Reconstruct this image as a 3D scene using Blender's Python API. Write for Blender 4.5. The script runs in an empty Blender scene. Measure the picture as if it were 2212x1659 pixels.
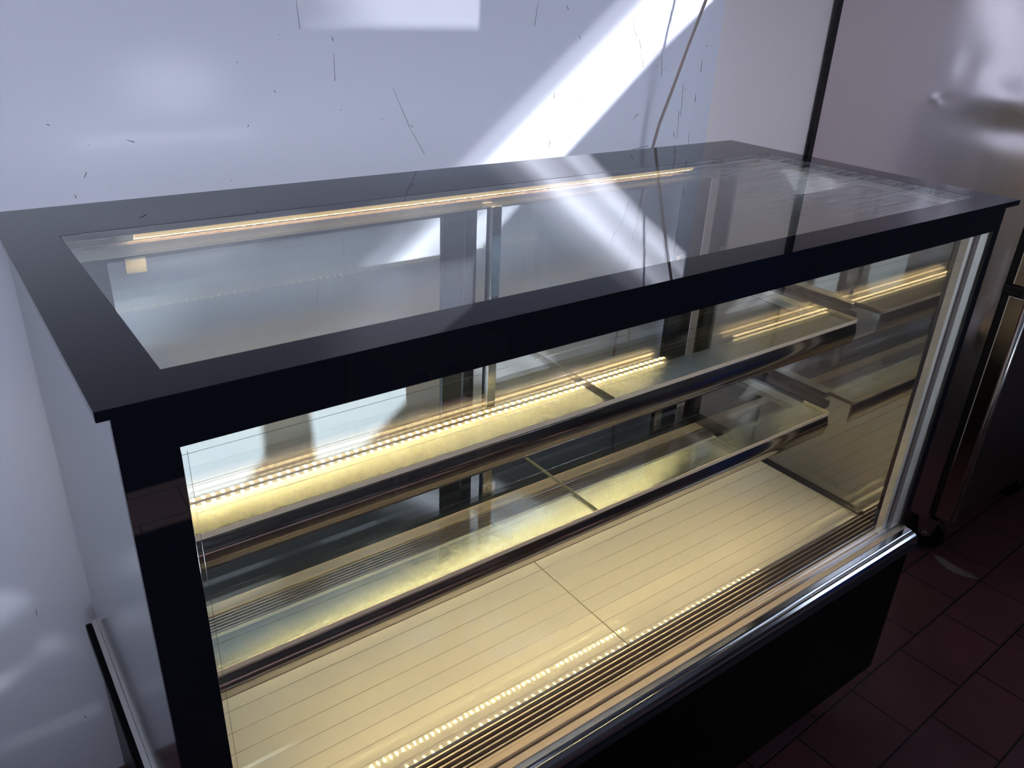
import bpy, bmesh, math, random
from mathutils import Matrix, Vector
random.seed(4)
sc = bpy.context.scene
col = sc.collection

# ------------------------------------------------------------------ camera
Z0 = 1.2                                    # height of the case top above the floor
CR = [[0.805849, -0.590594, 0.042502], [-0.230951, -0.379595, -0.895862], [0.545225, 0.712113, -0.442295]]
cam = bpy.data.cameras.new('camera'); co = bpy.data.objects.new('camera', cam); col.objects.link(co)
cam.sensor_width = 36; cam.sensor_fit = 'HORIZONTAL'; cam.lens = 1725.07 / 2212 * 36
cam.clip_start = .02
M = Matrix(((CR[0][0], -CR[1][0], -CR[2][0], -0.06754), (CR[0][1], -CR[1][1], -CR[2][1], -0.59633),
            (CR[0][2], -CR[1][2], -CR[2][2], 0.29404 + Z0), (0, 0, 0, 1)))
co.matrix_world = M
sc.camera = co

# ------------------------------------------------------------------ exposure, sky, sun, daylight
sc.cycles.transparent_max_bounces = 40; sc.cycles.max_bounces = 16; sc.cycles.glossy_bounces = 10; sc.cycles.diffuse_bounces = 5
sc.view_settings.view_transform = 'Standard'; sc.view_settings.look = 'None'
sc.view_settings.exposure = 0.0; sc.view_settings.gamma = 1.0; sc.view_settings.use_curve_mapping = False
w = bpy.data.worlds.new('sky'); sc.world = w; w.use_nodes = True
w.node_tree.nodes['Background'].inputs[0].default_value = (.62, .70, 1.0, 1)
w.node_tree.nodes['Background'].inputs[1].default_value = 1.2

SUN = Vector((0.0, 1.0, -1.66))               # direction the sunlight travels
sl = bpy.data.lights.new('sun', 'SUN'); sl.energy = 19.0; sl.angle = math.radians(.40); sl.color = (.93, .95, 1.0)
so = bpy.data.objects.new('sun', sl); col.objects.link(so)
so.rotation_euler = SUN.to_track_quat('-Z', 'Y').to_euler(); so.location = (-1, -2, 5)

def area(name, loc, target, sx, sy, power, color):
    l = bpy.data.lights.new(name, 'AREA'); l.shape = 'RECTANGLE'; l.size = sx; l.size_y = sy
    l.energy = power; l.color = color
    o = bpy.data.objects.new(name, l); col.objects.link(o); o.location = loc
    o.rotation_euler = (Vector(target) - Vector(loc)).to_track_quat('-Z', 'Y').to_euler()
    return o
# daylight entering through the high window in the front wall and the window in the left wall
dl = area('daylight_front', (0.5, -2.90, 2.30), (0.7, .776, 1.12), 3.2, .45, 6.6, (.78, .85, 1.0)); dl.data.spread = math.radians(34)
area('daylight_right', (3.12, -1.55, 1.85), (0, -1.0, 1.0), 1.5, .6, 3.6, (.74, .84, 1.0))
area('daylight_left', (-2.13, -.3, 1.2), (.6, .70, 1.1), 1.1, .9, 7, (.84, .86, 1.0))

# ------------------------------------------------------------------ materials
MATS = {}
def mat(name, color=(.5, .5, .5), rough=.5, metal=0.0, spec=.5, emis=None, es=0.0, coat=0.0, bump=None, var=None):
    if name in MATS: return MATS[name]
    m = bpy.data.materials.new(name); m.use_nodes = True; nt = m.node_tree
    b = nt.nodes['Principled BSDF']
    b.inputs['Base Color'].default_value = (*color, 1); b.inputs['Roughness'].default_value = rough
    b.inputs['Metallic'].default_value = metal; b.inputs['Specular IOR Level'].default_value = spec
    b.inputs['Coat Weight'].default_value = coat; b.inputs['Coat Roughness'].default_value = .03
    if emis: b.inputs['Emission Color'].default_value = (*emis, 1); b.inputs['Emission Strength'].default_value = es
    tc = nt.nodes.new('ShaderNodeTexCoord')
    if bump:   # (scale xyz, strength, distance)
        mp = nt.nodes.new('ShaderNodeMapping'); mp.inputs['Scale'].default_value = bump[0]
        nz = nt.nodes.new('ShaderNodeTexNoise'); nz.inputs['Scale'].default_value = 1; nz.inputs['Detail'].default_value = 3
        bp = nt.nodes.new('ShaderNodeBump'); bp.inputs['Strength'].default_value = bump[1]; bp.inputs['Distance'].default_value = bump[2]
        nt.links.new(tc.outputs['Object'], mp.inputs[0]); nt.links.new(mp.outputs[0], nz.inputs[0])
        nt.links.new(nz.outputs[0], bp.inputs['Height']); nt.links.new(bp.outputs[0], b.inputs['Normal'])
    if var:    # (scale xyz, other colour)
        mp = nt.nodes.new('ShaderNodeMapping'); mp.inputs['Scale'].default_value = var[0]
        nz = nt.nodes.new('ShaderNodeTexNoise'); nz.inputs['Scale'].default_value = 1; nz.inputs['Detail'].default_value = 4
        mx = nt.nodes.new('ShaderNodeMix'); mx.data_type = 'RGBA'
        mx.inputs[6].default_value = (*color, 1); mx.inputs[7].default_value = (*var[1], 1)
        nt.links.new(tc.outputs['Object'], mp.inputs[0]); nt.links.new(mp.outputs[0], nz.inputs[0])
        nt.links.new(nz.outputs[0], mx.inputs[0]); nt.links.new(mx.outputs[2], b.inputs['Base Color'])
    MATS[name] = m
    return m

def glass(name, tint=(.97, .985, .98), f0=.045, rough=0.0, haze=0.0, scratches=False):
    """thin pane: clear transmission plus a Schlick mirror reflection"""
    m = bpy.data.materials.new(name); m.use_nodes = True; nt = m.node_tree; N = nt.nodes; N.clear()
    out = N.new('ShaderNodeOutputMaterial'); tr = N.new('ShaderNodeBsdfTransparent'); tr.inputs[0].default_value = (*tint, 1)
    gl = N.new('ShaderNodeBsdfGlossy'); gl.inputs['Roughness'].default_value = rough; gl.inputs[0].default_value = (1, 1, 1, 1)
    lw = N.new('ShaderNodeLayerWeight'); lw.inputs[0].default_value = .5
    pw = N.new('ShaderNodeMath'); pw.operation = 'POWER'; pw.inputs[1].default_value = 5.0
    ma = N.new('ShaderNodeMath'); ma.operation = 'MULTIPLY_ADD'; ma.inputs[1].default_value = 1 - f0; ma.inputs[2].default_value = f0
    mx = N.new('ShaderNodeMixShader')
    nt.links.new(lw.outputs['Facing'], pw.inputs[0]); nt.links.new(pw.outputs[0], ma.inputs[0]); nt.links.new(ma.outputs[0], mx.inputs[0])
    nt.links.new(tr.outputs[0], mx.inputs[1]); nt.links.new(gl.outputs[0], mx.inputs[2])
    last = mx
    if haze > 0:
        df = N.new('ShaderNodeBsdfDiffuse'); df.inputs[0].default_value = (.8, .85, .88, 1)
        m2 = N.new('ShaderNodeMixShader'); m2.inputs[0].default_value = haze
        if scratches:
            tc = N.new('ShaderNodeTexCoord')
            add = None
            for k, (rz, s) in enumerate(((.35, (5, 260, 1)), (-.25, (6, 330, 1)), (.9, (8, 300, 1)))):
                mp = N.new('ShaderNodeMapping'); mp.inputs['Rotation'].default_value = (0, 0, rz); mp.inputs['Scale'].default_value = s
                nz = N.new('ShaderNodeTexNoise'); nz.inputs['Scale'].default_value = 1; nz.inputs['Detail'].default_value = 2
                cr = N.new('ShaderNodeMapRange'); cr.inputs[1].default_value = .60; cr.inputs[2].default_value = .66; cr.inputs[4].default_value = .5
                nt.links.new(tc.outputs['Object'], mp.inputs[0]); nt.links.new(mp.outputs[0], nz.inputs[0]); nt.links.new(nz.outputs[0], cr.inputs[0])
                if add is None: add = cr.outputs[0]
                else:
                    a2 = N.new('ShaderNodeMath'); a2.operation = 'ADD'; nt.links.new(add, a2.inputs[0]); nt.links.new(cr.outputs[0], a2.inputs[1]); add = a2.outputs[0]
            # wear is concentrated towards the far right of the top
            sx = N.new('ShaderNodeSeparateXYZ'); nt.links.new(tc.outputs['Object'], sx.inputs[0])
            mr = N.new('ShaderNodeMapRange'); mr.inputs[1].default_value = .25; mr.inputs[2].default_value = .55
            nt.links.new(sx.outputs[0], mr.inputs[0])
            ml = N.new('ShaderNodeMath'); ml.operation = 'MULTIPLY'; nt.links.new(add, ml.inputs[0]); nt.links.new(mr.outputs[0], ml.inputs[1])
            ad = N.new('ShaderNodeMath'); ad.operation = 'ADD'; ad.use_clamp = True; ad.inputs[1].default_value = haze
            nt.links.new(ml.outputs[0], ad.inputs[0]); nt.links.new(ad.outputs[0], m2.inputs[0])
        nt.links.new(mx.outputs[0], m2.inputs[1]); nt.links.new(df.outputs[0], m2.inputs[2]); last = m2
    nt.links.new(last.outputs[0], out.inputs[0])
    return m

M_wall = mat('white_wall_panel', (.66, .67, .77), .32, spec=.45, bump=((3, 3, 3), .08, .02))
M_wall2 = mat('pale_wall_panel', (.80, .72, .74), .5, spec=.4)
M_plain = mat('room_plaster', (.16, .15, .16), .8)
M_ceil = mat('ceiling_paint', (.22, .22, .24), .8)
M_mark = mat('dark_scuff', (.08, .08, .11), .6)
M_blk = mat('black_printed_glass', (.004, .005, .008), .012, spec=.2)
M_blk2 = mat('black_lacquer', (.002, .0022, .0028), .3, spec=.05)
M_frame = mat('black_aluminium', (.012, .018, .030), .22, spec=.6)
M_gask = mat('black_rubber', (.008, .008, .009), .55)
M_mirror = mat('tinted_mirror_glass', (.46, .44, .42), .035, metal=1.0)
M_side = mat('outer_side_steel', (.60, .64, .64), .14, metal=1.0)
M_steel = mat('polished_steel', (.55, .54, .53), .12, metal=1.0, bump=((4, 500, 500), .05, .001))
M_satin = mat('satin_steel', (.66, .64, .60), .28, metal=1.0, bump=((3, 700, 700), .10, .001))
M_beige = mat('beige_metal', (.86, .70, .53), .4, metal=.2)
M_post = mat('pale_post', (.88, .84, .78), .45, metal=.1)
M_chrome = mat('chrome', (.78, .80, .86), .10, metal=1.0)
M_deck = mat('cream_deck_panel', (.80, .77, .66), .35, spec=.5, coat=1.0)
M_seam = mat('seam_dark', (.30, .28, .20), .6)
M_cap = mat('white_plastic', (.80, .76, .70), .4)
M_tape = mat('old_tape', (.42, .40, .34), .6)
M_film = mat('peeling_blue_film', (.35, .50, .62), .3, metal=.4, var=((60, 60, 40), (.06, .16, .28)))
M_groove = mat('groove_brown', (.16, .12, .11), .45, metal=.3)
M_slat = mat('slat_steel', (.62, .55, .50), .3, metal=.8)
M_fridge = mat('dented_steel', (.86, .80, .81), .27, metal=1.0, bump=((2.0, 2.5, 1.6), .18, .05))
M_fdoor = mat('door_steel', (.74, .66, .50), .2, metal=1.0, bump=((6, 6, 6), .2, .01))
M_fdark = mat('dark_door_face', (.09, .07, .07), .3, metal=.6)  # steel face; the dark floor it mirrors is put into the colour
M_cable = mat('cable_sheath', (.42, .34, .33), .5, var=((200, 200, 60), (.22, .17, .17)))
M_card = mat('cardboard', (.16, .07, .04), .8)
M_blue = mat('blue_plastic', (.02, .09, .40), .4)
M_pale = mat('pale_pink_paint', (.42, .30, .28), .6)
M_cement = mat('bare_cement', (.30, .26, .24), .9, var=((80, 80, 80), (.12, .08, .08)))
G_top = glass('clear_top_glass', (.965, .985, .98), .04, haze=.012, scratches=True)
G_pane = glass('clear_glass', (.97, .985, .98), .035)
G_shelf = glass('shelf_glass', (.955, .985, .97), .06)
G_coat = glass('coated_side_glass', (.84, .79, .70), .26, rough=.015)
G_win = glass('window_glass', (.95, .97, .97), .04)

def floor_material():
    m = bpy.data.materials.new('terracotta_tiles'); m.use_nodes = True; nt = m.node_tree; N = nt.nodes; b = N['Principled BSDF']
    tc = N.new('ShaderNodeTexCoord'); mp = N.new('ShaderNodeMapping')
    mp.inputs['Rotation'].default_value = (0, 0, -math.radians(2.0))
    mp.inputs['Location'].default_value = (-1.5723, .1900, 0)
    br = N.new('ShaderNodeTexBrick'); br.offset = .364; br.offset_frequency = 2; br.squash = 1
    br.inputs['Scale'].default_value = 1; br.inputs['Brick Width'].default_value = .2312; br.inputs['Row Height'].default_value = .1561
    br.inputs['Mortar Size'].default_value = .003; br.inputs['Mortar Smooth'].default_value = .3; br.inputs['Bias'].default_value = 0
    br.inputs['Color1'].default_value = (.155, .056, .056, 1); br.inputs['Color2'].default_value = (.120, .056, .064, 1)
    br.inputs['Mortar'].default_value = (.026, .017, .016, 1)
    nz = N.new('ShaderNodeTexNoise'); nz.inputs['Scale'].default_value = 7; nz.inputs['Detail'].default_value = 6
    mx = N.new('ShaderNodeMix'); mx.data_type = 'RGBA'; mx.blend_type = 'MULTIPLY'; mx.inputs[0].default_value = .7
    mr = N.new('ShaderNodeMapRange'); mr.inputs[1].default_value = .3; mr.inputs[2].default_value = .75; mr.inputs[3].default_value = .7; mr.inputs[4].default_value = 1.2
    bp = N.new('ShaderNodeBump'); bp.inputs['Strength'].default_value = .5; bp.inputs['Distance'].default_value = .002; bp.invert = True
    L = nt.links.new
    L(tc.outputs['Object'], mp.inputs[0]); L(mp.outputs[0], br.inputs[0]); L(tc.outputs['Object'], nz.inputs[0]); L(nz.outputs[0], mr.inputs[0])
    L(br.outputs[0], mx.inputs[6]); L(mr.outputs[0], mx.inputs[7]); L(mx.outputs[2], b.inputs['Base Color'])
    L(br.outputs['Fac'], bp.inputs['Height']); L(bp.outputs[0], b.inputs['Normal'])
    b.inputs['Roughness'].default_value = .42; b.inputs['Specular IOR Level'].default_value = .4
    return m

def led_material(name, low, high, x0, pitch, color):
    """lens of a strip lamp: bright at every diode, weaker between them"""
    m = bpy.data.materials.new(name); m.use_nodes = True; nt = m.node_tree; N = nt.nodes; N.clear(); L = nt.links.new
    out = N.new('ShaderNodeOutputMaterial'); em = N.new('ShaderNodeEmission'); em.inputs[0].default_value = (*color, 1)
    tc = N.new('ShaderNodeTexCoord'); sx = N.new('ShaderNodeSeparateXYZ'); L(tc.outputs['Object'], sx.inputs[0])
    a = N.new('ShaderNodeMath'); a.operation = 'MULTIPLY'; a.inputs[1].default_value = math.pi / pitch; L(sx.outputs[0], a.inputs[0])
    c = N.new('ShaderNodeMath'); c.operation = 'COSINE'; L(a.outputs[0], c.inputs[0])
    ab = N.new('ShaderNodeMath'); ab.operation = 'ABSOLUTE'; L(c.outputs[0], ab.inputs[0])
    p = N.new('ShaderNodeMath'); p.operation = 'POWER'; p.inputs[1].default_value = 14; L(ab.outputs[0], p.inputs[0])
    q = N.new('ShaderNodeMath'); q.operation = 'MULTIPLY_ADD'; q.inputs[1].default_value = high - low; q.inputs[2].default_value = low
    L(p.outputs[0], q.inputs[0]); L(q.outputs[0], em.inputs[1]); L(em.outputs[0], out.inputs[0])
    return m
WARM = (1.0, .74, .38)
M_led = led_material('strip_lamp_lens', 10, 210, 0, .0166, WARM)
M_leddim = mat('strip_lamp_milky_side', (.75, .62, .35), .4, emis=(1.0, .70, .30), es=.95, bump=((300, 60, 60), .4, .002))
M_ledmid = mat('strip_lamp_milky_rim', (.75, .62, .35), .4, emis=(1.0, .74, .34), es=3.2)
M_flange = mat('brushed_flange', (.74, .72, .68), .24, metal=1.0)
_b = M_flange.node_tree.nodes['Principled BSDF']; _b.inputs['Anisotropic'].default_value = .93
_t = M_flange.node_tree.nodes.new('ShaderNodeCombineXYZ'); _t.inputs[0].default_value = 1.0
M_flange.node_tree.links.new(_t.outputs[0], _b.inputs['Tangent'])
M_led2 = led_material('shelf_lamp_lens', 3.2, 62, 0, .0166, WARM)
M_ledtop = mat('strip_lamp_housing', (.75, .60, .35), .5, emis=(1.0, .66, .27), es=.75, bump=((300, 60, 60), .4, .002))

# ------------------------------------------------------------------ mesh helpers
def box(bm, x0, x1, y0, y1, z0, z1):
    """z is measured from the case top; a box is added to bm"""
    v = [bm.verts.new((x, y, z + Z0)) for x in (x0, x1) for y in (y0, y1) for z in (z0, z1)]
    for f in ((0, 1, 3, 2), (4, 6, 7, 5), (0, 4, 5, 1), (2, 3, 7, 6), (0, 2, 6, 4), (1, 5, 7, 3)):
        bm.faces.new([v[i] for i in f])
    return bm
def B(*boxes):
    bm = bmesh.new()
    for b in boxes: box(bm, *b)
    return bm
def prism_x(bm, prof, x0, x1, mi=None):
    """profile of (y, z) extruded along x"""
    n = len(prof); a = [bm.verts.new((x0, y, z + Z0)) for y, z in prof]; c = [bm.verts.new((x1, y, z + Z0)) for y, z in prof]
    fs = []
    for i in range(n):
        f = bm.faces.new((a[i], a[(i + 1) % n], c[(i + 1) % n], c[i])); fs.append(f)
    bm.faces.new(a[::-1]); bm.faces.new(c)
    return fs
def prism(bm, pts, axis, a, b):
    """polygon pts in the plane normal to axis, extruded from a to b (world, z from case top)"""
    def P(p, t):
        if axis == 'y': return (p[0], t, p[1] + Z0)
        if axis == 'z': return (p[0], p[1], t + Z0)
        return (t, p[0], p[1] + Z0)
    A = [bm.verts.new(P(p, a)) for p in pts]; C = [bm.verts.new(P(p, b)) for p in pts]; n = len(pts)
    for i in range(n): bm.faces.new((A[i], A[(i + 1) % n], C[(i + 1) % n], C[i]))
    bm.faces.new(A[::-1]); bm.faces.new(C)
def ring(bm, ox0, ox1, oa0, oa1, ix0, ix1, ia0, ia1, t0, t1, axis='z'):
    """flat rectangular frame with a rectangular hole; a = the second in-plane axis"""
    def P(x, a, t): return (x, a, t + Z0) if axis == 'z' else (x, t, a + Z0)
    vs = {}
    for t in (t0, t1):
        vs[t] = [bm.verts.new(P(x, a, t)) for x, a in ((ox0, oa0), (ox1, oa0), (ox1, oa1), (ox0, oa1), (ix0, ia0), (ix1, ia0), (ix1, ia1), (ix0, ia1))]
    for t in (t0, t1):
        v = vs[t]
        for i in range(4): bm.faces.new((v[i], v[(i + 1) % 4], v[4 + (i + 1) % 4], v[4 + i]))
    a, c = vs[t0], vs[t1]
    for i in range(4):
        j = (i + 1) % 4
        bm.faces.new((a[i], a[j], c[j], c[i])); bm.faces.new((a[4 + i], a[4 + j], c[4 + j], c[4 + i]))
def cyl(bm, p, q, r, n=16, r2=None):
    p = Vector(p); q = Vector(q); d = (q - p).normalized(); u = d.orthogonal().normalized(); v = d.cross(u); r2 = r if r2 is None else r2
    a = [bm.verts.new(p + (u * math.cos(t) + v * math.sin(t)) * r) for t in [2 * math.pi * i / n for i in range(n)]]
    c = [bm.verts.new(q + (u * math.cos(t) + v * math.sin(t)) * r2) for t in [2 * math.pi * i / n for i in range(n)]]
    for i in range(n):
        f = bm.faces.new((a[i], a[(i + 1) % n], c[(i + 1) % n], c[i])); f.smooth = True
    bm.faces.new(a[::-1]); bm.faces.new(c)

def thing(name, label, cat, loc, group=None):
    o = bpy.data.objects.new(name, None); col.objects.link(o); o.location = loc; o.empty_display_size = .1
    o['label'] = label; o['category'] = cat
    if group: o['group'] = group
    return o
def root_of(o):
    p = Vector((0, 0, 0))
    while o is not None: p += o.location; o = o.parent
    return p
def obj(name, bm, m, parent=None, bevel=0, label=None):
    bmesh.ops.recalc_face_normals(bm, faces=bm.faces)
    off = root_of(parent)
    bmesh.ops.translate(bm, verts=bm.verts, vec=-off)
    me = bpy.data.meshes.new(name); bm.to_mesh(me); bm.free()
    o = bpy.data.objects.new(name, me); col.objects.link(o); o.parent = parent
    for mm in (m if isinstance(m, (list, tuple)) else [m]): me.materials.append(mm)
    if bevel:
        b = o.modifiers.new('bevel', 'BEVEL'); b.width = bevel; b.segments = 2; b.limit_method = 'ANGLE'
    if label: o['label'] = label
    return o
def struct(o): o['kind'] = 'structure'; return o
def tag(o, label, cat, group=None):
    o['label'] = label; o['category'] = cat
    if group: o['group'] = group
    return o

# ------------------------------------------------------------------ the room
WY = .776                       # face of the back wall
XL, XR, YF, ZC = -2.2, 3.2, -3.0, 2.7
FL = -Z0
fl = struct(obj('floor', B((XL - .1, XR + .1, YF - .1, WY + .2, FL - .08, FL)), floor_material()))
wb = struct(obj('wall_back', B((XL - .1, 1.557, WY, WY + .2, FL, ZC - Z0)), M_wall))
struct(obj('wall_recess', B((1.557, XR + .1, WY + .112, WY + .2, FL, ZC - Z0)), M_wall2))
struct(obj('wall_right', B((XR, XR + .1, YF, -2.4, FL, ZC - Z0), (XR, XR + .1, -.7, WY + .11, FL, ZC - Z0), (XR, XR + .1, -2.4, -.7, 2.2 - Z0, ZC - Z0), (XR, XR + .1, -2.4, -.7, FL, 1.5 - Z0)), M_plain))
# left wall and front wall are built around their windows
def wall_with_hole(name, fixed, a0, a1, h0, h1, z0, z1, axis):
    lo, hi = FL, ZC - Z0
    if axis == 'x': R = [(fixed - .1, fixed, p, q, r, s) for p, q, r, s in ((a0, h0, lo, hi), (h1, a1, lo, hi), (h0, h1, lo, z0), (h0, h1, z1, hi))]
    else: R = [(p, q, fixed - .1, fixed, r, s) for p, q, r, s in ((a0, h0, lo, hi), (h1, a1, lo, hi), (h0, h1, lo, z0), (h0, h1, z1, hi))]
    return struct(obj(name, B(*R), M_plain))
wall_with_hole('wall_left', XL, YF, WY, -.9, .3, .7 - Z0, 1.8 - Z0, 'x')
hi = ZC - Z0
struct(obj('wall_front', B((XL, -1.2, YF - .1, YF, FL, hi), (-1.2, 2.2, YF - .1, YF, FL, 2.02 - Z0), (-1.2, 2.2, YF - .1, YF, 2.58 - Z0, hi),
                           (2.2, XR, YF - .1, YF, FL, hi)), M_plain))
dw = struct(obj('window_9', B((XR + .03, XR + .08, -2.4, -2.35, 1.5 - Z0, 2.2 - Z0), (XR + .03, XR + .08, -.75, -.70, 1.5 - Z0, 2.2 - Z0),
                              (XR + .03, XR + .08, -2.35, -.75, 1.5 - Z0, 1.55 - Z0), (XR + .03, XR + .08, -2.35, -.75, 2.15 - Z0, 2.2 - Z0)), M_cap))
obj('window_pane', B((XR + .052, XR + .058, -2.35, -.75, 1.55 - Z0, 2.15 - Z0)), G_win, dw)
wf = struct(obj('window_1', B((XL - .07, XL - .03, -.90, -.85, 0.7 - Z0, 1.8 - Z0), (XL - .07, XL - .03, .25, .30, 0.7 - Z0, 1.8 - Z0),
                              (XL - .07, XL - .03, -.85, .25, 0.7 - Z0, 0.75 - Z0), (XL - .07, XL - .03, -.85, .25, 1.75 - Z0, 1.8 - Z0)), M_cap))
obj('window_pane', B((XL - .052, XL - .048, -.85, .25, 0.75 - Z0, 1.75 - Z0)), G_win, wf)
wf = struct(obj('window_2', B((-1.2, -1.15, YF - .07, YF - .03, 2.02 - Z0, 2.58 - Z0), (2.15, 2.2, YF - .07, YF - .03, 2.02 - Z0, 2.58 - Z0),
                              (-1.15, 2.15, YF - .07, YF - .03, 2.02 - Z0, 2.07 - Z0), (-1.15, 2.15, YF - .07, YF - .03, 2.53 - Z0, 2.58 - Z0)), M_cap))
obj('window_pane', B((-1.15, 2.15, YF - .052, YF - .048, 2.07 - Z0, 2.53 - Z0)), G_win, wf)

# scratches and scuffs on the back wall, (x, z) traces
SC = [[[0.107, 0.09], [0.111, 0.088]], [[0.143, 0.009], [0.148, 0.017]], [[0.126, -0.014], [0.127, -0.02]], [[0.677, 0.124], [0.711, 0.053], [0.743, 0.001]], [[0.503, 0.264], [0.506, 0.221]], [[1.003, 0.274], [0.997, 0.232]], [[1.263, 0.247], [1.272, 0.227], [1.282, 0.215]], [[1.289, 0.208], [1.299, 0.189], [1.311, 0.151]], [[1.114, 0.216], [1.12, 0.208]], [[1.059, 0.105], [1.058, 0.093]], [[1.297, 0.039], [1.31, 0.051]], [[1.449, 0.113], [1.453, 0.061], [1.454, 0.04]], [[1.503, 0.164], [1.505, 0.138]], [[1.498, 0.088], [1.498, 0.07]], [[1.364, 0.189], [1.373, 0.13]], [[1.452, -0.014], [1.447, 0.051]], [[1.296, -0.03], [1.355, -0.024]], [[1.051, -0.008], [1.055, 0.006]], [[0.571, 0.091], [0.573, 0.09]], [[-0.068, -0.738], [-0.069, -0.751]], [[-0.041, -1.023], [-0.037, -1.033]], [[0.713, 0.057], [0.718, 0.053]], [[0.562, 0.21], [0.564, 0.203]], [[0.564, 0.183], [0.564, 0.139]], [[0.453, 0.127], [0.455, 0.123]], [[0.402, 0.07], [0.405, 0.073]], [[0.212, 0.061], [0.223, 0.057]], [[1.077, 0.27], [1.081, 0.263]], [[1.458, 0.103], [1.46, 0.101]], [[1.51, 0.196], [1.514, 0.194]], [[1.437, 0.003], [1.441, -0.008]], [[1.492, 0.0], [1.496, -0.037]], [[1.38, 0.266], [1.386, 0.223]]]
bm = bmesh.new()
for tr in SC:
    r = .0004 if len(tr) > 1 and abs(tr[0][1] - tr[-1][1]) > .03 else .0007
    for p, q in zip(tr[:-1], tr[1:]):
        d = Vector((q[0] - p[0], 0, q[1] - p[1])).normalized(); n = Vector((-d.z, 0, d.x)) * r
        P = Vector((p[0], WY, p[1] + Z0)); Q = Vector((q[0], WY, q[1] + Z0))
        a = [bm.verts.new(v + Vector((0, yy, 0))) for v in (P + n * .4, Q + n, Q - n, P - n * .4) for yy in (-.0005, 0)]
        bm.faces.new((a[0], a[2], a[4], a[6])); bm.faces.new((a[1], a[3], a[5], a[7]))
        for i in range(4):
            j = (i + 1) % 4; bm.faces.new((a[2 * i], a[2 * j], a[2 * j + 1], a[2 * i + 1]))
for k in range(40):
    x = random.uniform(-.1, 1.5); z = random.uniform(-.05, .3); r = random.uniform(.0004, .0010)
    box(bm, x, x + r, WY - .0005, WY, z, z + r * random.uniform(1, 3))
obj('scuff_marks', bm, M_mark, wb)

# ceiling with added openings that shape the sunlight: each opening is a shape of the real patch of sun on the back wall carried back along the sun
zc = ZC
def up(x, zr, zt=zc):     # wall point (x, z from case top) -> ceiling point
    t = (zt - (zr + Z0)) / 1.66
    return (x, WY - t)
stripe = [(.735, -.32), (1.086, -.035), (1.371, .194), (1.545, .318), (1.545, .60), (1.51, .60), (.55, -.18), (.52, -.32)]
patch = [(.46, .36), (.52, .228), (.864, .228), (.864, .335), (.72, .415), (.40, .415)]
blob = [(.14, .06), (.42, .06), (.42, .22), (.14, .22)]
low = [(-.32, -1.02), (.0, -1.02), (.0, -.62), (-.32, -.62)]
back_a = [(.12, -.47), (.372, -.47), (.370, -.56), (.294, -.649), (.20, -.76), (.12, -.76)]
back_b = [(.472, -.47), (.76, -.47), (.585, -.61), (.50, -.70), (.479, -.66)]
holes = [[up(*p) for p in s] for s in (stripe, patch, blob, low, back_a, back_b)]
bm = bmesh.new()
for zz in (ZC,):
    loops = []
    outer = [(XL - .1, YF - .1), (XR + .1, YF - .1), (XR + .1, WY + .2), (XL - .1, WY + .2)]
    for lp in [outer] + holes:
        vs = [bm.verts.new((x, y, zz)) for x, y in lp]
        loops += [bm.edges.new((vs[i], vs[(i + 1) % len(vs)])) for i in range(len(vs))]
    bmesh.ops.triangle_fill(bm, edges=loops, use_beauty=True)
struct(obj('ceiling', bm, M_ceil))

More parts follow.
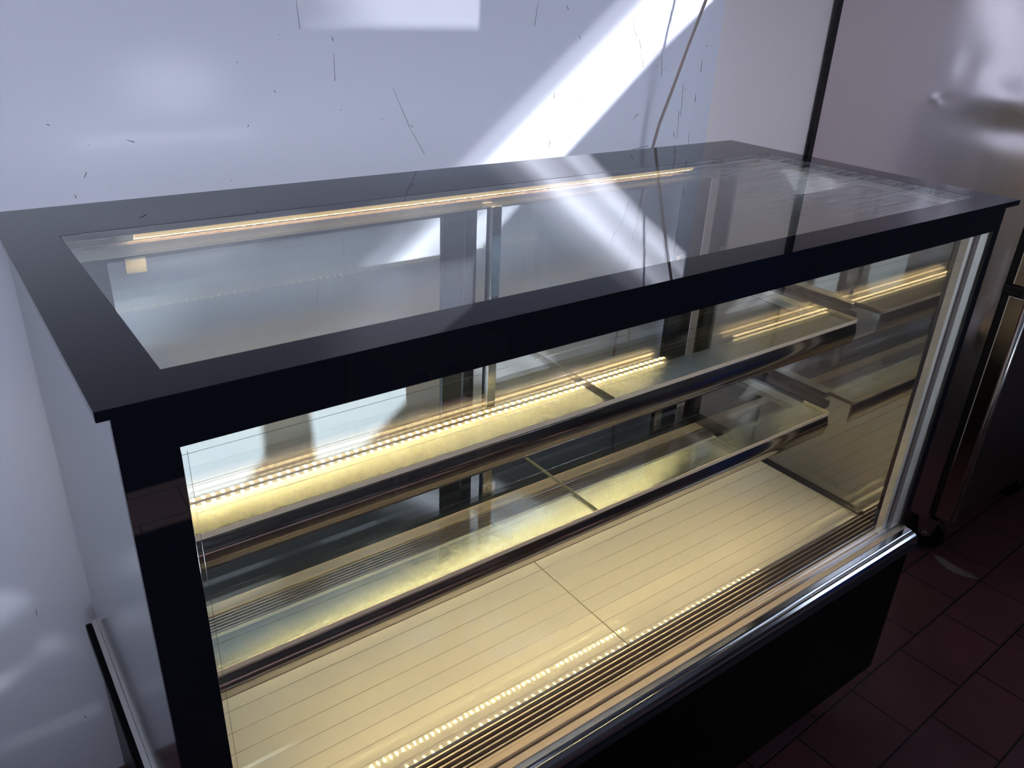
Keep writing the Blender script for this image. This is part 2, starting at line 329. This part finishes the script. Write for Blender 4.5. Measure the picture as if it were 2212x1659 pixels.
def sun_mask_mat(name, kind, **k):
    """added mask over an opening: the sun pattern is put into its transparency"""
    m = bpy.data.materials.new(name); m.use_nodes = True; nt = m.node_tree; N = nt.nodes; N.clear(); L = nt.links.new
    out = N.new('ShaderNodeOutputMaterial'); tr = N.new('ShaderNodeBsdfTransparent')
    tc = N.new('ShaderNodeTexCoord'); sx = N.new('ShaderNodeSeparateXYZ'); L(tc.outputs['Object'], sx.inputs[0])
    def mth(op, a, b=None, c=None):
        n = N.new('ShaderNodeMath'); n.operation = op
        for i, v in enumerate((a, b, c)):
            if v is None: continue
            if hasattr(v, 'is_linked'): L(v, n.inputs[i])
            else: n.inputs[i].default_value = v
        return n.outputs[0]
    X, Y = sx.outputs[0], sx.outputs[1]
    t = mth('SUBTRACT', WY, Y)                                   # run of the ray
    xw = mth('ADD', X, 0.0); zw = mth('SUBTRACT', ZC - Z0, mth('MULTIPLY', t, 1.66))
    if kind == 'band':       # soft on its left edge, a few bright streaks
        u = mth('SUBTRACT', xw, mth('MULTIPLY', zw, 1.28))       # constant along the band
        nz = N.new('ShaderNodeTexNoise'); nz.noise_dimensions = '1D'; nz.inputs['Scale'].default_value = 16; nz.inputs['Detail'].default_value = 2
        L(u, nz.inputs['W'])
        ramp = N.new('ShaderNodeMapRange'); ramp.interpolation_type = 'SMOOTHSTEP'
        L(u, ramp.inputs[0]); ramp.inputs[1].default_value = .83; ramp.inputs[2].default_value = .99
        f = mth('MULTIPLY', ramp.outputs[0], mth('MULTIPLY_ADD', nz.outputs[0], 1.3, .05))
    elif kind == 'patch':
        ramp = N.new('ShaderNodeMapRange'); ramp.interpolation_type = 'SMOOTHSTEP'
        v = mth('ADD', xw, mth('MULTIPLY', zw, .45)); L(v, ramp.inputs[0]); ramp.inputs[1].default_value = .61; ramp.inputs[2].default_value = .80
        f = mth('MULTIPLY', ramp.outputs[0], .18)
    elif kind == 'blob':
        dx = mth('DIVIDE', mth('SUBTRACT', xw, .29), .13); dz = mth('DIVIDE', mth('SUBTRACT', zw, .14), .075)
        r = mth('SQRT', mth('ADD', mth('MULTIPLY', dx, dx), mth('MULTIPLY', dz, dz)))
        ramp = N.new('ShaderNodeMapRange'); ramp.interpolation_type = 'SMOOTHSTEP'; L(r, ramp.inputs[0]); ramp.inputs[1].default_value = 1; ramp.inputs[2].default_value = .1
        f = mth('MULTIPLY', ramp.outputs[0], .05)
    elif kind == 'clear': f = mth('ADD', .62, 0.0)
    else:
        nz = N.new('ShaderNodeTexNoise'); nz.inputs['Scale'].default_value = 5; nz.inputs['Detail'].default_value = 1; nz.inputs['Distortion'].default_value = 1.2
        mp = N.new('ShaderNodeMapping'); mp.inputs['Rotation'].default_value = (0, 0, -.8); mp.inputs['Scale'].default_value = (1, 2.6, 1)
        L(tc.outputs['Object'], mp.inputs[0]); L(mp.outputs[0], nz.inputs[0])
        ramp = N.new('ShaderNodeMapRange'); ramp.interpolation_type = 'SMOOTHSTEP'; L(nz.outputs[0], ramp.inputs[0]); ramp.inputs[1].default_value = .52; ramp.inputs[2].default_value = .75
        dx = mth('DIVIDE', mth('SUBTRACT', xw, -.16), .16); dz = mth('DIVIDE', mth('SUBTRACT', zw, -.82), .2)
        r = mth('ADD', mth('MULTIPLY', dx, dx), mth('MULTIPLY', dz, dz))
        r2 = N.new('ShaderNodeMapRange'); L(r, r2.inputs[0]); r2.inputs[1].default_value = 1; r2.inputs[2].default_value = .2
        f = mth('MULTIPLY', mth('MULTIPLY', ramp.outputs[0], r2.outputs[0]), .13)
    cb = N.new('ShaderNodeCombineColor'); L(f, cb.inputs[0]); L(f, cb.inputs[1]); L(f, cb.inputs[2]); L(cb.outputs[0], tr.inputs[0])
    L(tr.outputs[0], out.inputs[0])
    return m
for i, (h, kind) in enumerate(zip(holes, ('band', 'patch', 'blob', 'low', 'clear', 'clear'))):
    bm = bmesh.new(); cx = sum(p[0] for p in h) / len(h); cy = sum(p[1] for p in h) / len(h)
    f = bm.faces.new([bm.verts.new((x, y, ZC + .0005)) for x, y in h])
    struct(obj('window_%d' % (i + 3), bm, sun_mask_mat('sun_mask_sheet_' + kind, kind)))  # unseen sheet added to shape the sun patches, no real window

# bare cement where a tile is broken
bm = bmesh.new(); prism(bm, [(2.183, 0.185), (2.156, 0.151), (2.15, 0.104), (2.164, 0.07), (2.185, 0.048), (2.19, 0.076), (2.185, 0.11), (2.192, 0.162)], 'z', FL, FL + .001)
obj('cement_scar', bm, M_cement, fl, label='pale bare cement scar in the broken tile')

# ------------------------------------------------------------------ the display case
L_, D_, T_ = 1.5, .6528, .0094
case = thing('display_case', 'long refrigerated glass display case with black rimmed top and lit shelves, against the back wall', 'display case', (.75, .33, 0))
# top
bm = bmesh.new(); ring(bm, 0, L_, 0, D_, .0614, L_ - .0614, .0519, D_ - .1568, -T_, 0)
top = obj('top_panel', bm, M_blk, case, bevel=.0012, label='glossy black printed rim of the glass top')
obj('top_pane', B((.0614, L_ - .0614, .0519, D_ - .1568, -T_ + .0002, -.0002)), G_top, top, label='clear scratched centre of the top')
# perforated spacer inside the right edge of the top
bm = B((1.409, 1.429, .055, .494, -.0165, -.0105)); sp = obj('spacer_bar', bm, mat('spacer_grey', (.82, .82, .80), .4, metal=.3), top, label='pale perforated spacer strip under the right edge of the top')
bm = bmesh.new()
for k in range(96):
    for xx in (1.413, 1.425):
        y = .058 + k * .0045; box(bm, xx - .0007, xx + .0007, y, y + .0018, -.0106, -.0103)
obj('spacer_holes', bm, M_gask, sp)

# front pane and its black print
FY = .0156
zb = -.707
fp = obj('front_pane', B((.012, 1.488, FY, FY + .006, zb + .002, -T_ - .001)), G_pane, case, label='clear front pane with fine heating wires')
bm = bmesh.new()
box(bm, .012, 1.488, FY - .0006, FY - .0001, -.056, -T_ - .001)
box(bm, .012, .059, FY - .0006, FY - .0001, zb + .002, -.056)
box(bm, 1.467, 1.488, FY - .0006, FY - .0001, zb + .002, -.056)
obj('printed_border', bm, M_blk, fp, label='glossy black print along the top and both sides')
bm = bmesh.new(); z = -.068; ws = []
while z > -.69:
    cyl(bm, (.06, FY + .0065, z + Z0), (1.398, FY + .0065, z + Z0), .00019, 5); z -= .0305
cyl(bm, (.0605, FY + .0065, -.065 + Z0), (.0605, FY + .0065, -.69 + Z0), .0003, 5)
cyl(bm, (.0655, FY + .0065, -.065 + Z0), (.0655, FY + .0065, -.69 + Z0), .0002, 5)
obj('heating_wires', bm, M_steel, fp)

# side walls
# left side: closed silvery panel; right side: coated insulating glass that half mirrors the inside
obj('side_panel', B((.012, .016, FY + .007, .655, zb + .001, -T_ - .001)), M_side, case, label='silvery outer side panel')
obj('inner_mirror', B((.0162, .0495, FY + .045, .6250, -.712, -.012)), M_mirror, case, label='tinted mirror-like inner side')
sg = obj('side_panel', B((1.484, 1.488, FY + .007, .655, zb + .001, -T_ - .001)), G_pane, case, label='clear outer pane of the right side')
obj('coated_pane', B((1.4372, 1.4402, FY + .045, .6375, -.712, -.012)), G_coat, sg, label='half mirroring inner pane of the right side')
obj('pane_spacer', B((1.4404, 1.4838, FY + .045, .6180, -.712, -.700), (1.4404, 1.4838, FY + .045, .6180, -.024, -.012), (1.4404, 1.4838, .600, .6180, -.700, -.024)), M_frame, sg)
for a, b in ((.012, .016), (1.484, 1.488)):
    obj('edge_strip', B((a, b, FY + .0005, FY + .0065, zb + .002, -T_ - .002)), M_steel, case)
# corner posts behind the front pane (right one shows as pale bands)
cp = obj('corner_post', B((1.438, 1.4835, FY + .0066, FY + .014, -.700, -.016)), M_post, case, label='pale aluminium corner post behind the front pane')
obj('post_groove', B((1.4125, 1.4375, FY + .014, FY + .026, -.700, -.016)), M_groove, cp)
obj('post_lip', B((1.3990, 1.4120, FY + .0066, FY + .020, -.700, -.016)), M_post, cp)
cp2 = obj('corner_post', B((.030, .056, FY + .0066, FY + .014, -.704, -.016)), M_beige, case, label='pale aluminium corner post behind the left print')

# header above the sliding doors and the rear strip lamp
hd = obj('header_rail', B((.016, 1.484, .6185, .634, -.0740, -T_ - .001)), M_satin, case, bevel=.002, label='satin steel header above the rear doors')
obj('header_groove', B((.030, 1.47, .6175, .6184, -.056, -.052)), M_groove, hd)
obj('rear_housing', B((.016, 1.484, .6345, .652, -.068, -T_ - .001)), M_frame, hd)

def strip_lamp(y, z, parent, x0=.162, x1=1.31, label=None, tilt=14, lens_mat=None):
    """half-round lens facing down and forward under a flat housing"""
    bm = bmesh.new(); r = .0092; n = 16; off = math.radians(tilt)
    prof = [(y + r * math.cos(off + math.pi + math.pi * i / n), z + r * math.sin(off + math.pi + math.pi * i / n)) for i in range(n + 1)]
    fs = prism_x(bm, prof, x0, x1); bm.faces.ensure_lookup_table()
    for i, f in enumerate(fs):
        f.material_index = 1 if i >= n else (0 if 4 <= i < 12 else (3 if i in (3, 12) else 2))
        f.smooth = i < n
    lens = obj('strip_lamp', bm, [lens_mat or M_led, M_ledtop, M_leddim, M_ledmid], parent, label=label)
    u = Vector((0, math.cos(off), math.sin(off))); v = Vector((0, -u.z, u.y))
    c0 = Vector((0, y, z)); bm = bmesh.new()
    q = [c0 + u * -(r + .0008) + v * .0004, c0 + u * (r + .0008) + v * .0004, c0 + u * (r + .0008) + v * .0028, c0 + u * -(r + .0008) + v * .0028]
    prism_x(bm, [(p.y, p.z) for p in q], x0, x1)
    obj('lamp_housing', bm, M_ledtop, lens, label='warm glowing back of the strip lamp')
    for a, b in ((x0 - .022, x0 - .0003), (x1 + .0003, x1 + .012)):
        bm = bmesh.new(); cyl(bm, (a, y, z + Z0), (b, y, z + Z0), .0092, 14); obj('end_cap', bm, M_cap, lens)
    return lens
strip_lamp(.597, -.034, case, .163, 1.310, label='warm strip lamp under the rear of the top')

# rear sliding doors
def door(x0, x1, y, stL, stR, label):
    zt, zp = -.0745, -.655
    d = obj('rear_door', B((x0, x0 + stL, y, y + .011, -.690, zt), (x1 - stR, x1, y, y + .011, -.690, zt),
                           (x0 + stL, x1 - stR, y, y + .011, -.690, zp), (x0 + stL, x1 - stR, y, y + .011, zt - .007, zt)), M_frame, case, label=label)
    obj('door_pane', B((x0 + stL, x1 - stR, y + .004, y + .0075, zp, zt - .007)), G_pane, d)
    obj('pane_gasket', B((x0 + stL, x1 - stR, y - .0022, y - .0001, zp - .001, zp + .005)), M_cap, d)
    return d
d1 = door(.052, .738, .6260, .076, .045, 'left sliding glass door with black frame')
d2 = door(.751, 1.436, .6385, .025, .085, 'right sliding glass door with black frame')
obj('tape_patch', B((.152, .180, .6245, .6258, -.101, -.078)), M_tape, d1, label='piece of old tape')
obj('lock_plate', B((1.352, 1.368, .629, .6380, -.30, -.255)), M_beige, d2)
# mirror-bright upright between the doors, with remains of blue film
ur = obj('center_upright', B((.779, .800, .592, .612, -.700, -.0650)), M_steel, case, bevel=.001, label='polished steel upright between the rear doors')
obj('film_remains', B((.7795, .7995, .5911, .5918, -.240, -.120)), M_film, ur, label='torn remains of blue protective film')
obj('upright_foot', B((.774, .805, .587, .5919, -.699, -.672)), M_satin, ur)
bm = bmesh.new(); cyl(bm, (.790, .5868, -.683 + Z0), (.790, .582, -.683 + Z0), .0055, 12); obj('bolt', bm, M_satin, ur)

# shelves
def shelf(z, yf, label):
    xa, xb, yb, h = .077, 1.393, .575, .052
    bm = B((xa, xb, yf + .0015, yf + .064, z - .0085, z - .0070))   # flange under the glass
    pr = [(yf + .0015, z - h), (yf + .0015, z - .001), (yf, z - .001), (yf, z - .009)]
    pr += [(yf - .005 * math.sin(math.pi * k / 12), z - .010 - (h - .013) * k / 12) for k in range(1, 12)] + [(yf, z - h + .002), (yf, z - h)]
    for f in prism_x(bm, pr, xa, xb): f.smooth = True
    fr = obj('shelf', bm, M_steel, case, label=label)
    fr.modifiers.new('edges', 'EDGE_SPLIT').split_angle = math.radians(40)
    obj('front_flange', B((xa, xb, yf + .002, yf + .064, z - .0068, z - .0062)), M_flange, fr, label='brushed steel flange under the front of the glass')
    obj('front_bead', B((xa, xb, yf - .0012, yf - .0001, z - .008, z - .0005)), M_beige, fr)
    for a, b in ((xa, xa + .03), (xb - .030, xb)):
        obj('side_rail', B((a, b, yf + .065, yb, z - .020, z - .0065)), M_satin, fr)
    for a in (xa - .0016, xb + .0001):
        obj('side_lip', B((a, a + .0015, yf, yf + .062, z - .006, z + .0008)), M_beige, fr)
    obj('back_rail', B((xa + .03, xb - .030, yb - .012, yb, z - .020, z - .0065)), M_satin, fr)
    for a, b in ((xa + .001, .7342), (.7358, xb - .001)):
        obj('shelf_pane', B((a, b, yf + .002, yb, z - .006, z)), G_shelf, fr)
    obj('pane_joint', B((.7345, .7355, yf + .002, yb, z - .006, z - .0002)), M_seam, fr)
    # arms that carry the shelf on the side walls
    for a, b in ((.050, xa - .0018), (xb + .0018, 1.4365)):
        obj('support_arm', B((a, b, yf + .05, yb + .01, z - .034, z - .020)), M_frame, fr)
    strip_lamp(yf + .0125, z - h + .0105, fr, .165, 1.285, tilt=0, lens_mat=M_led2, label='warm strip lamp under the front of the shelf')
    return fr
shelf(-.268, .185, 'upper glass shelf with polished steel front')
shelf(-.485, .196, 'lower glass shelf with polished steel front')

# deck
XI0, XI1 = .050, 1.4365
dk = obj('bottom_deck', B((XI0, .7335, .092, .499, -.712, -.702), (.7365, XI1, .092, .499, -.712, -.702)), M_deck, case, label='glossy cream deck in two panels')
obj('deck_joint', B((.7336, .7364, .092, .499, -.712, -.7028)), M_seam, dk)
obj('deck_trim', B((XI1 - .009, XI1, .092, .499, -.7018, -.6985)), M_frame, dk)
# air grilles: long slats over a dark channel
def grille(y0, y1, n, z, label):
    g = obj('air_grille', B((XI0, XI1, y0, y1, z - .022, z - .010)), M_groove, case, label=label)
    bm = bmesh.new(); st = (y1 - y0) / n
    for i in range(n):
        y = y0 + (i + .5) * st; box(bm, XI0, XI1, y - .0012, y + .0012, z - .0098, z - .001)
    obj('slats', bm, M_slat, g)
    return g
grille(.0440, .0915, 5, -.7035, 'front air grille of long steel slats')
g2 = grille(.5005, .5445, 6, -.7025, 'rear air grille with slotted plate')
bm = bmesh.new()
for i in range(6):
    y = .5005 + (i + .5) * .044 / 6 + .0036
    if i == 5: continue
    for k in range(44):
        x = .06 + k * .0305 + (i % 2) * .010; box(bm, x, x + .015, y - .0022, y + .0022, -.7100, -.7075)
obj('grille_bridges', bm, M_beige, g2)
obj('front_ledge', B((XI0, XI1, .0275, .0435, -.712, -.7030)), M_beige, case, bevel=.001, label='beige ledge in front of the grille')
obj('ledge_groove', B((.030, 1.470, .0225, .0270, -.725, -.709)), M_groove, case)
obj('rear_sill', B((XI0, XI1, .545, .573, -.712, -.701)), M_beige, case, bevel=.001, label='beige sill in front of the rear doors')
obj('rear_rail', B((.016, 1.484, .5735, .655, -.727, -.7005)), M_frame, case)
obj('deck_base', B((.016, 1.484, .0280, .573, -.7300, -.7255)), M_frame, case)
# rail under the front pane and chrome moulding
obj('pane_channel', B((.012, 1.484, .0105, .0222, -.715, -.7055)), M_beige, case)
bm = bmesh.new()
prism_x(bm, [(.0100, -.7065), (-.0005, -.7065), (-.0035, -.7085), (-.0042, -.7105), (-.0062, -.7090), (-.0105, -.7095), (-.0150, -.7125), (-.0180, -.7175), (-.0190, -.7235), (-.0100, -.7300), (.0100, -.7300)], .004, 1.484)
cm = obj('front_moulding', bm, M_chrome, case, bevel=.0008, label='chrome moulding along the front edge')
obj('moulding_base', B((.004, 1.490, -.0185, .0100, -.746, -.7302)), M_frame, cm)
# ledge along the left and right sides at the base
obj('side_ledge', B((.0038, .0117, -.004, .655, -.7215, -.7090)), M_satin, case, label='bright steel lip along the left side')
obj('side_trim', B((-.0062, .0036, -.004, .655, -.740, -.7125)), M_blk2, case, bevel=.002, label='black trim along the left side')
# base cabinet
bs = obj('base_cabinet', B((.000, 1.490, .002, .652, -1.0985, -.7305)), M_blk2, case, bevel=.002, label='black base cabinet')
obj('front_panel', B((.000, 1.489, -.007, .0015, -1.0985, -.7465)), M_blk2, bs, bevel=.0015)
for x in (.08, 1.38):
    for y in (.08, .58):
        bm = bmesh.new(); cyl(bm, (x, y, 0), (x, y, .102), .022, 16); obj('foot', bm, M_gask, bs)

# ------------------------------------------------------------------ steel fridge on the right
FX = 2.15
fr = thing('upright_fridge', 'tall dented stainless steel fridge on castors, to the right of the display case', 'fridge', (2.48, .50, 0))
ftop = .84; F0, F1, FB = .222, .856, -1.0784
bm = bmesh.new()
def dent(y, z):            # hollows and bulges of the knocked side skin
    d = 0
    for cy, cz, ry, rz, a in ((.548, .086, .034, .014, -.0036), (.500, .086, .028, .012, .0022), (.38, .105, .14, .045, -.0060), (.30, .035, .11, .04, .0045), (.60, .215, .11, .10, .0022),
                              (.47, .17, .03, .06, .0012), (.28, -.34, .05, .12, .0040), (.245, -.47, .03, .05, -.0040), (.42, .30, .20, .10, -.0026), (.75, .03, .08, .2, .0012)):
        d += a * math.exp(-((y - cy) / ry) ** 2 - ((z - cz) / rz) ** 2)
    return d
ny, nz = 110, 280
ys = [F0 + (F1 - F0) * i / ny for i in range(ny + 1)]; zs = [FB + (ftop - FB) * j / nz for j in range(nz + 1)]
g = [[None] * (nz + 1) for _ in range(ny + 1)]
for i, y in enumerate(ys):
    e = min(1, (y - F0) / .02) * min(1, (F1 - y) / .02)
    for j, z in enumerate(zs): g[i][j] = bm.verts.new((FX + dent(y, z) * e, y, z + Z0))
for i in range(ny):
    for j in range(nz):
        f = bm.faces.new((g[i][j], g[i + 1][j], g[i + 1][j + 1], g[i][j + 1])); f.smooth = True
body = obj('body', B((FX + .012, 2.80, F0, F1, FB, ftop)), M_fdoor, fr, bevel=.003)
sk = obj('side_skin', bm, M_fridge, body, label='dented brushed steel side')
obj('gap_shade', B((FX - .001, 2.80, F1 + .0005, F1 + .014, FB, ftop)), M_gask, body)  # black strip added for the shaded gap between fridge and wall
for n_, z0, z1 in (('upper_door', -.3326, ftop - .01), ('lower_door', -1.057, -.3595)):
    dr = obj('door', B((FX, 2.795, .1595, .2042, z0, z1)), M_fdoor, fr, bevel=.004, label='upper steel door' if n_[0] == 'u' else 'lower steel door')
    obj('gasket', B((FX + .002, 2.79, .2045, .2214, z0 + .001, z1 - .001)), M_gask, dr)
    obj('door_face', B((FX + .012, 2.785, .1545, .1592, z0 + .01, z1 - .01)), M_fdark, dr)
    bm = bmesh.new(); cyl(bm, (FX + .006, .155, z0 + Z0 + .01), (FX + .006, .155, z1 + Z0 - .01), .0075, 16); obj('edge_pull', bm, M_satin, dr, label='rounded bright pull along the door edge')
obj('door_divider', B((FX - .002, 2.80, .170, .224, -.3590, -.3332)), M_gask, body, bevel=.004)
# castors
def castor(x, y, ang):
    c = obj('castor', B((x - .03, x + .03, y - .035, y + .035, FB - .009, FB - .0006)), M_steel, fr)
    bm = bmesh.new(); d = Vector((math.cos(ang), math.sin(ang), 0)) * .013; cz = .0535
    cyl(bm, Vector((x, y, cz)) - d, Vector((x, y, cz)) + d, .0535, 28); obj('wheel', bm, M_gask, c)
    bm = bmesh.new(); n = Vector((-d.y, d.x, 0)).normalized()
    for sg in (-1, 1):
        o_ = Vector((x, y, 0)) + d * sg * 1.25
        a = [o_ + n * -.017 + Vector((0, 0, .047)), o_ + n * .017 + Vector((0, 0, .047)), o_ + n * .030 + Vector((0, 0, .113)), o_ + n * -.030 + Vector((0, 0, .113))]
        b = [p + d.normalized() * .002 * sg for p in a]
        va = [bm.verts.new(p) for p in a]; vb = [bm.verts.new(p) for p in b]
        bm.faces.new(va); bm.faces.new(vb[::-1])
        for i in range(4): bm.faces.new((va[i], va[(i + 1) % 4], vb[(i + 1) % 4], vb[i]))
    obj('fork', bm, M_steel, c)
    bm = bmesh.new(); cyl(bm, Vector((x, y, cz)) - d * 1.7, Vector((x, y, cz)) + d * 1.7, .0075, 12); obj('axle', bm, M_satin, c)
for x, y, a in ((2.200, .233, .25), (2.735, .233, -.3), (2.200, .79, .1), (2.735, .79, .2)): castor(x, y, a)

# ------------------------------------------------------------------ cable hanging over the wall
bm = bmesh.new()
pts = []
for i in range(25):
    z = -.55 + i * (1.45 + .55) / 24
    zz = z
    if z < 0: x = 1.332 + .06 * z; y = .739 + .02 * min(1, -z * 3)
    else: x = 1.332 + .084 * z + .0015 * math.sin(z * 22); y = .739 - .273 * z
    pts.append(Vector((x, y, zz + Z0)))
n = 10; rings = []
for i, p in enumerate(pts):
    d = (pts[min(i + 1, len(pts) - 1)] - pts[max(i - 1, 0)]).normalized(); u = d.cross(Vector((0, 1, 0))).normalized(); v = d.cross(u)
    rings.append([bm.verts.new(p + (u * math.cos(2 * math.pi * k / n) + v * math.sin(2 * math.pi * k / n)) * .0034) for k in range(n)])
for a_, b_ in zip(rings[:-1], rings[1:]):
    for k in range(n):
        f = bm.faces.new((a_[k], a_[(k + 1) % n], b_[(k + 1) % n], b_[k])); f.smooth = True
bm.faces.new(rings[0][::-1]); bm.faces.new(rings[-1])
tag(obj('cable', bm, M_cable), 'thin brownish cable hanging down behind the display case in front of the white wall', 'cable')

# ------------------------------------------------------------------ things in front of the case, seen only mirrored in its black glass
bx = thing('cardboard_box', 'brown cardboard box standing on the floor in front of the display case', 'box', (1.75, -1.95, 0))
obj('box_body', B((1.55, 1.95, -2.15, -1.75, FL, FL + .42)), M_card, bx)
obj('flap', B((1.55, 1.95, -1.73, -1.725, FL + .30, FL + .46)), M_card, bx)
cr = thing('blue_crate', 'dark blue plastic crate on the floor in front of the fridge', 'crate', (2.625, -1.225, 0))
obj('crate_body', B((2.5, 2.75, -1.35, -1.1, FL, FL + .72)), M_blue, cr, bevel=.01)
obj('crate_rim', B((2.48, 2.77, -1.37, -1.08, FL + .72, FL + .75)), M_blue, cr, bevel=.005)
st = thing('wooden_stool', 'pale painted stool on the floor in front of the display case', 'stool', (1.15, -1.45, 0))
obj('seat', B((.95, 1.35, -1.65, -1.25, FL + .45, FL + .49)), M_pale, st, bevel=.006)
for x in (.98, 1.30):
    for y in (-1.62, -1.30):
        obj('leg', B((x - .018, x + .018, y - .018, y + .018, FL, FL + .449)), M_pale, st)
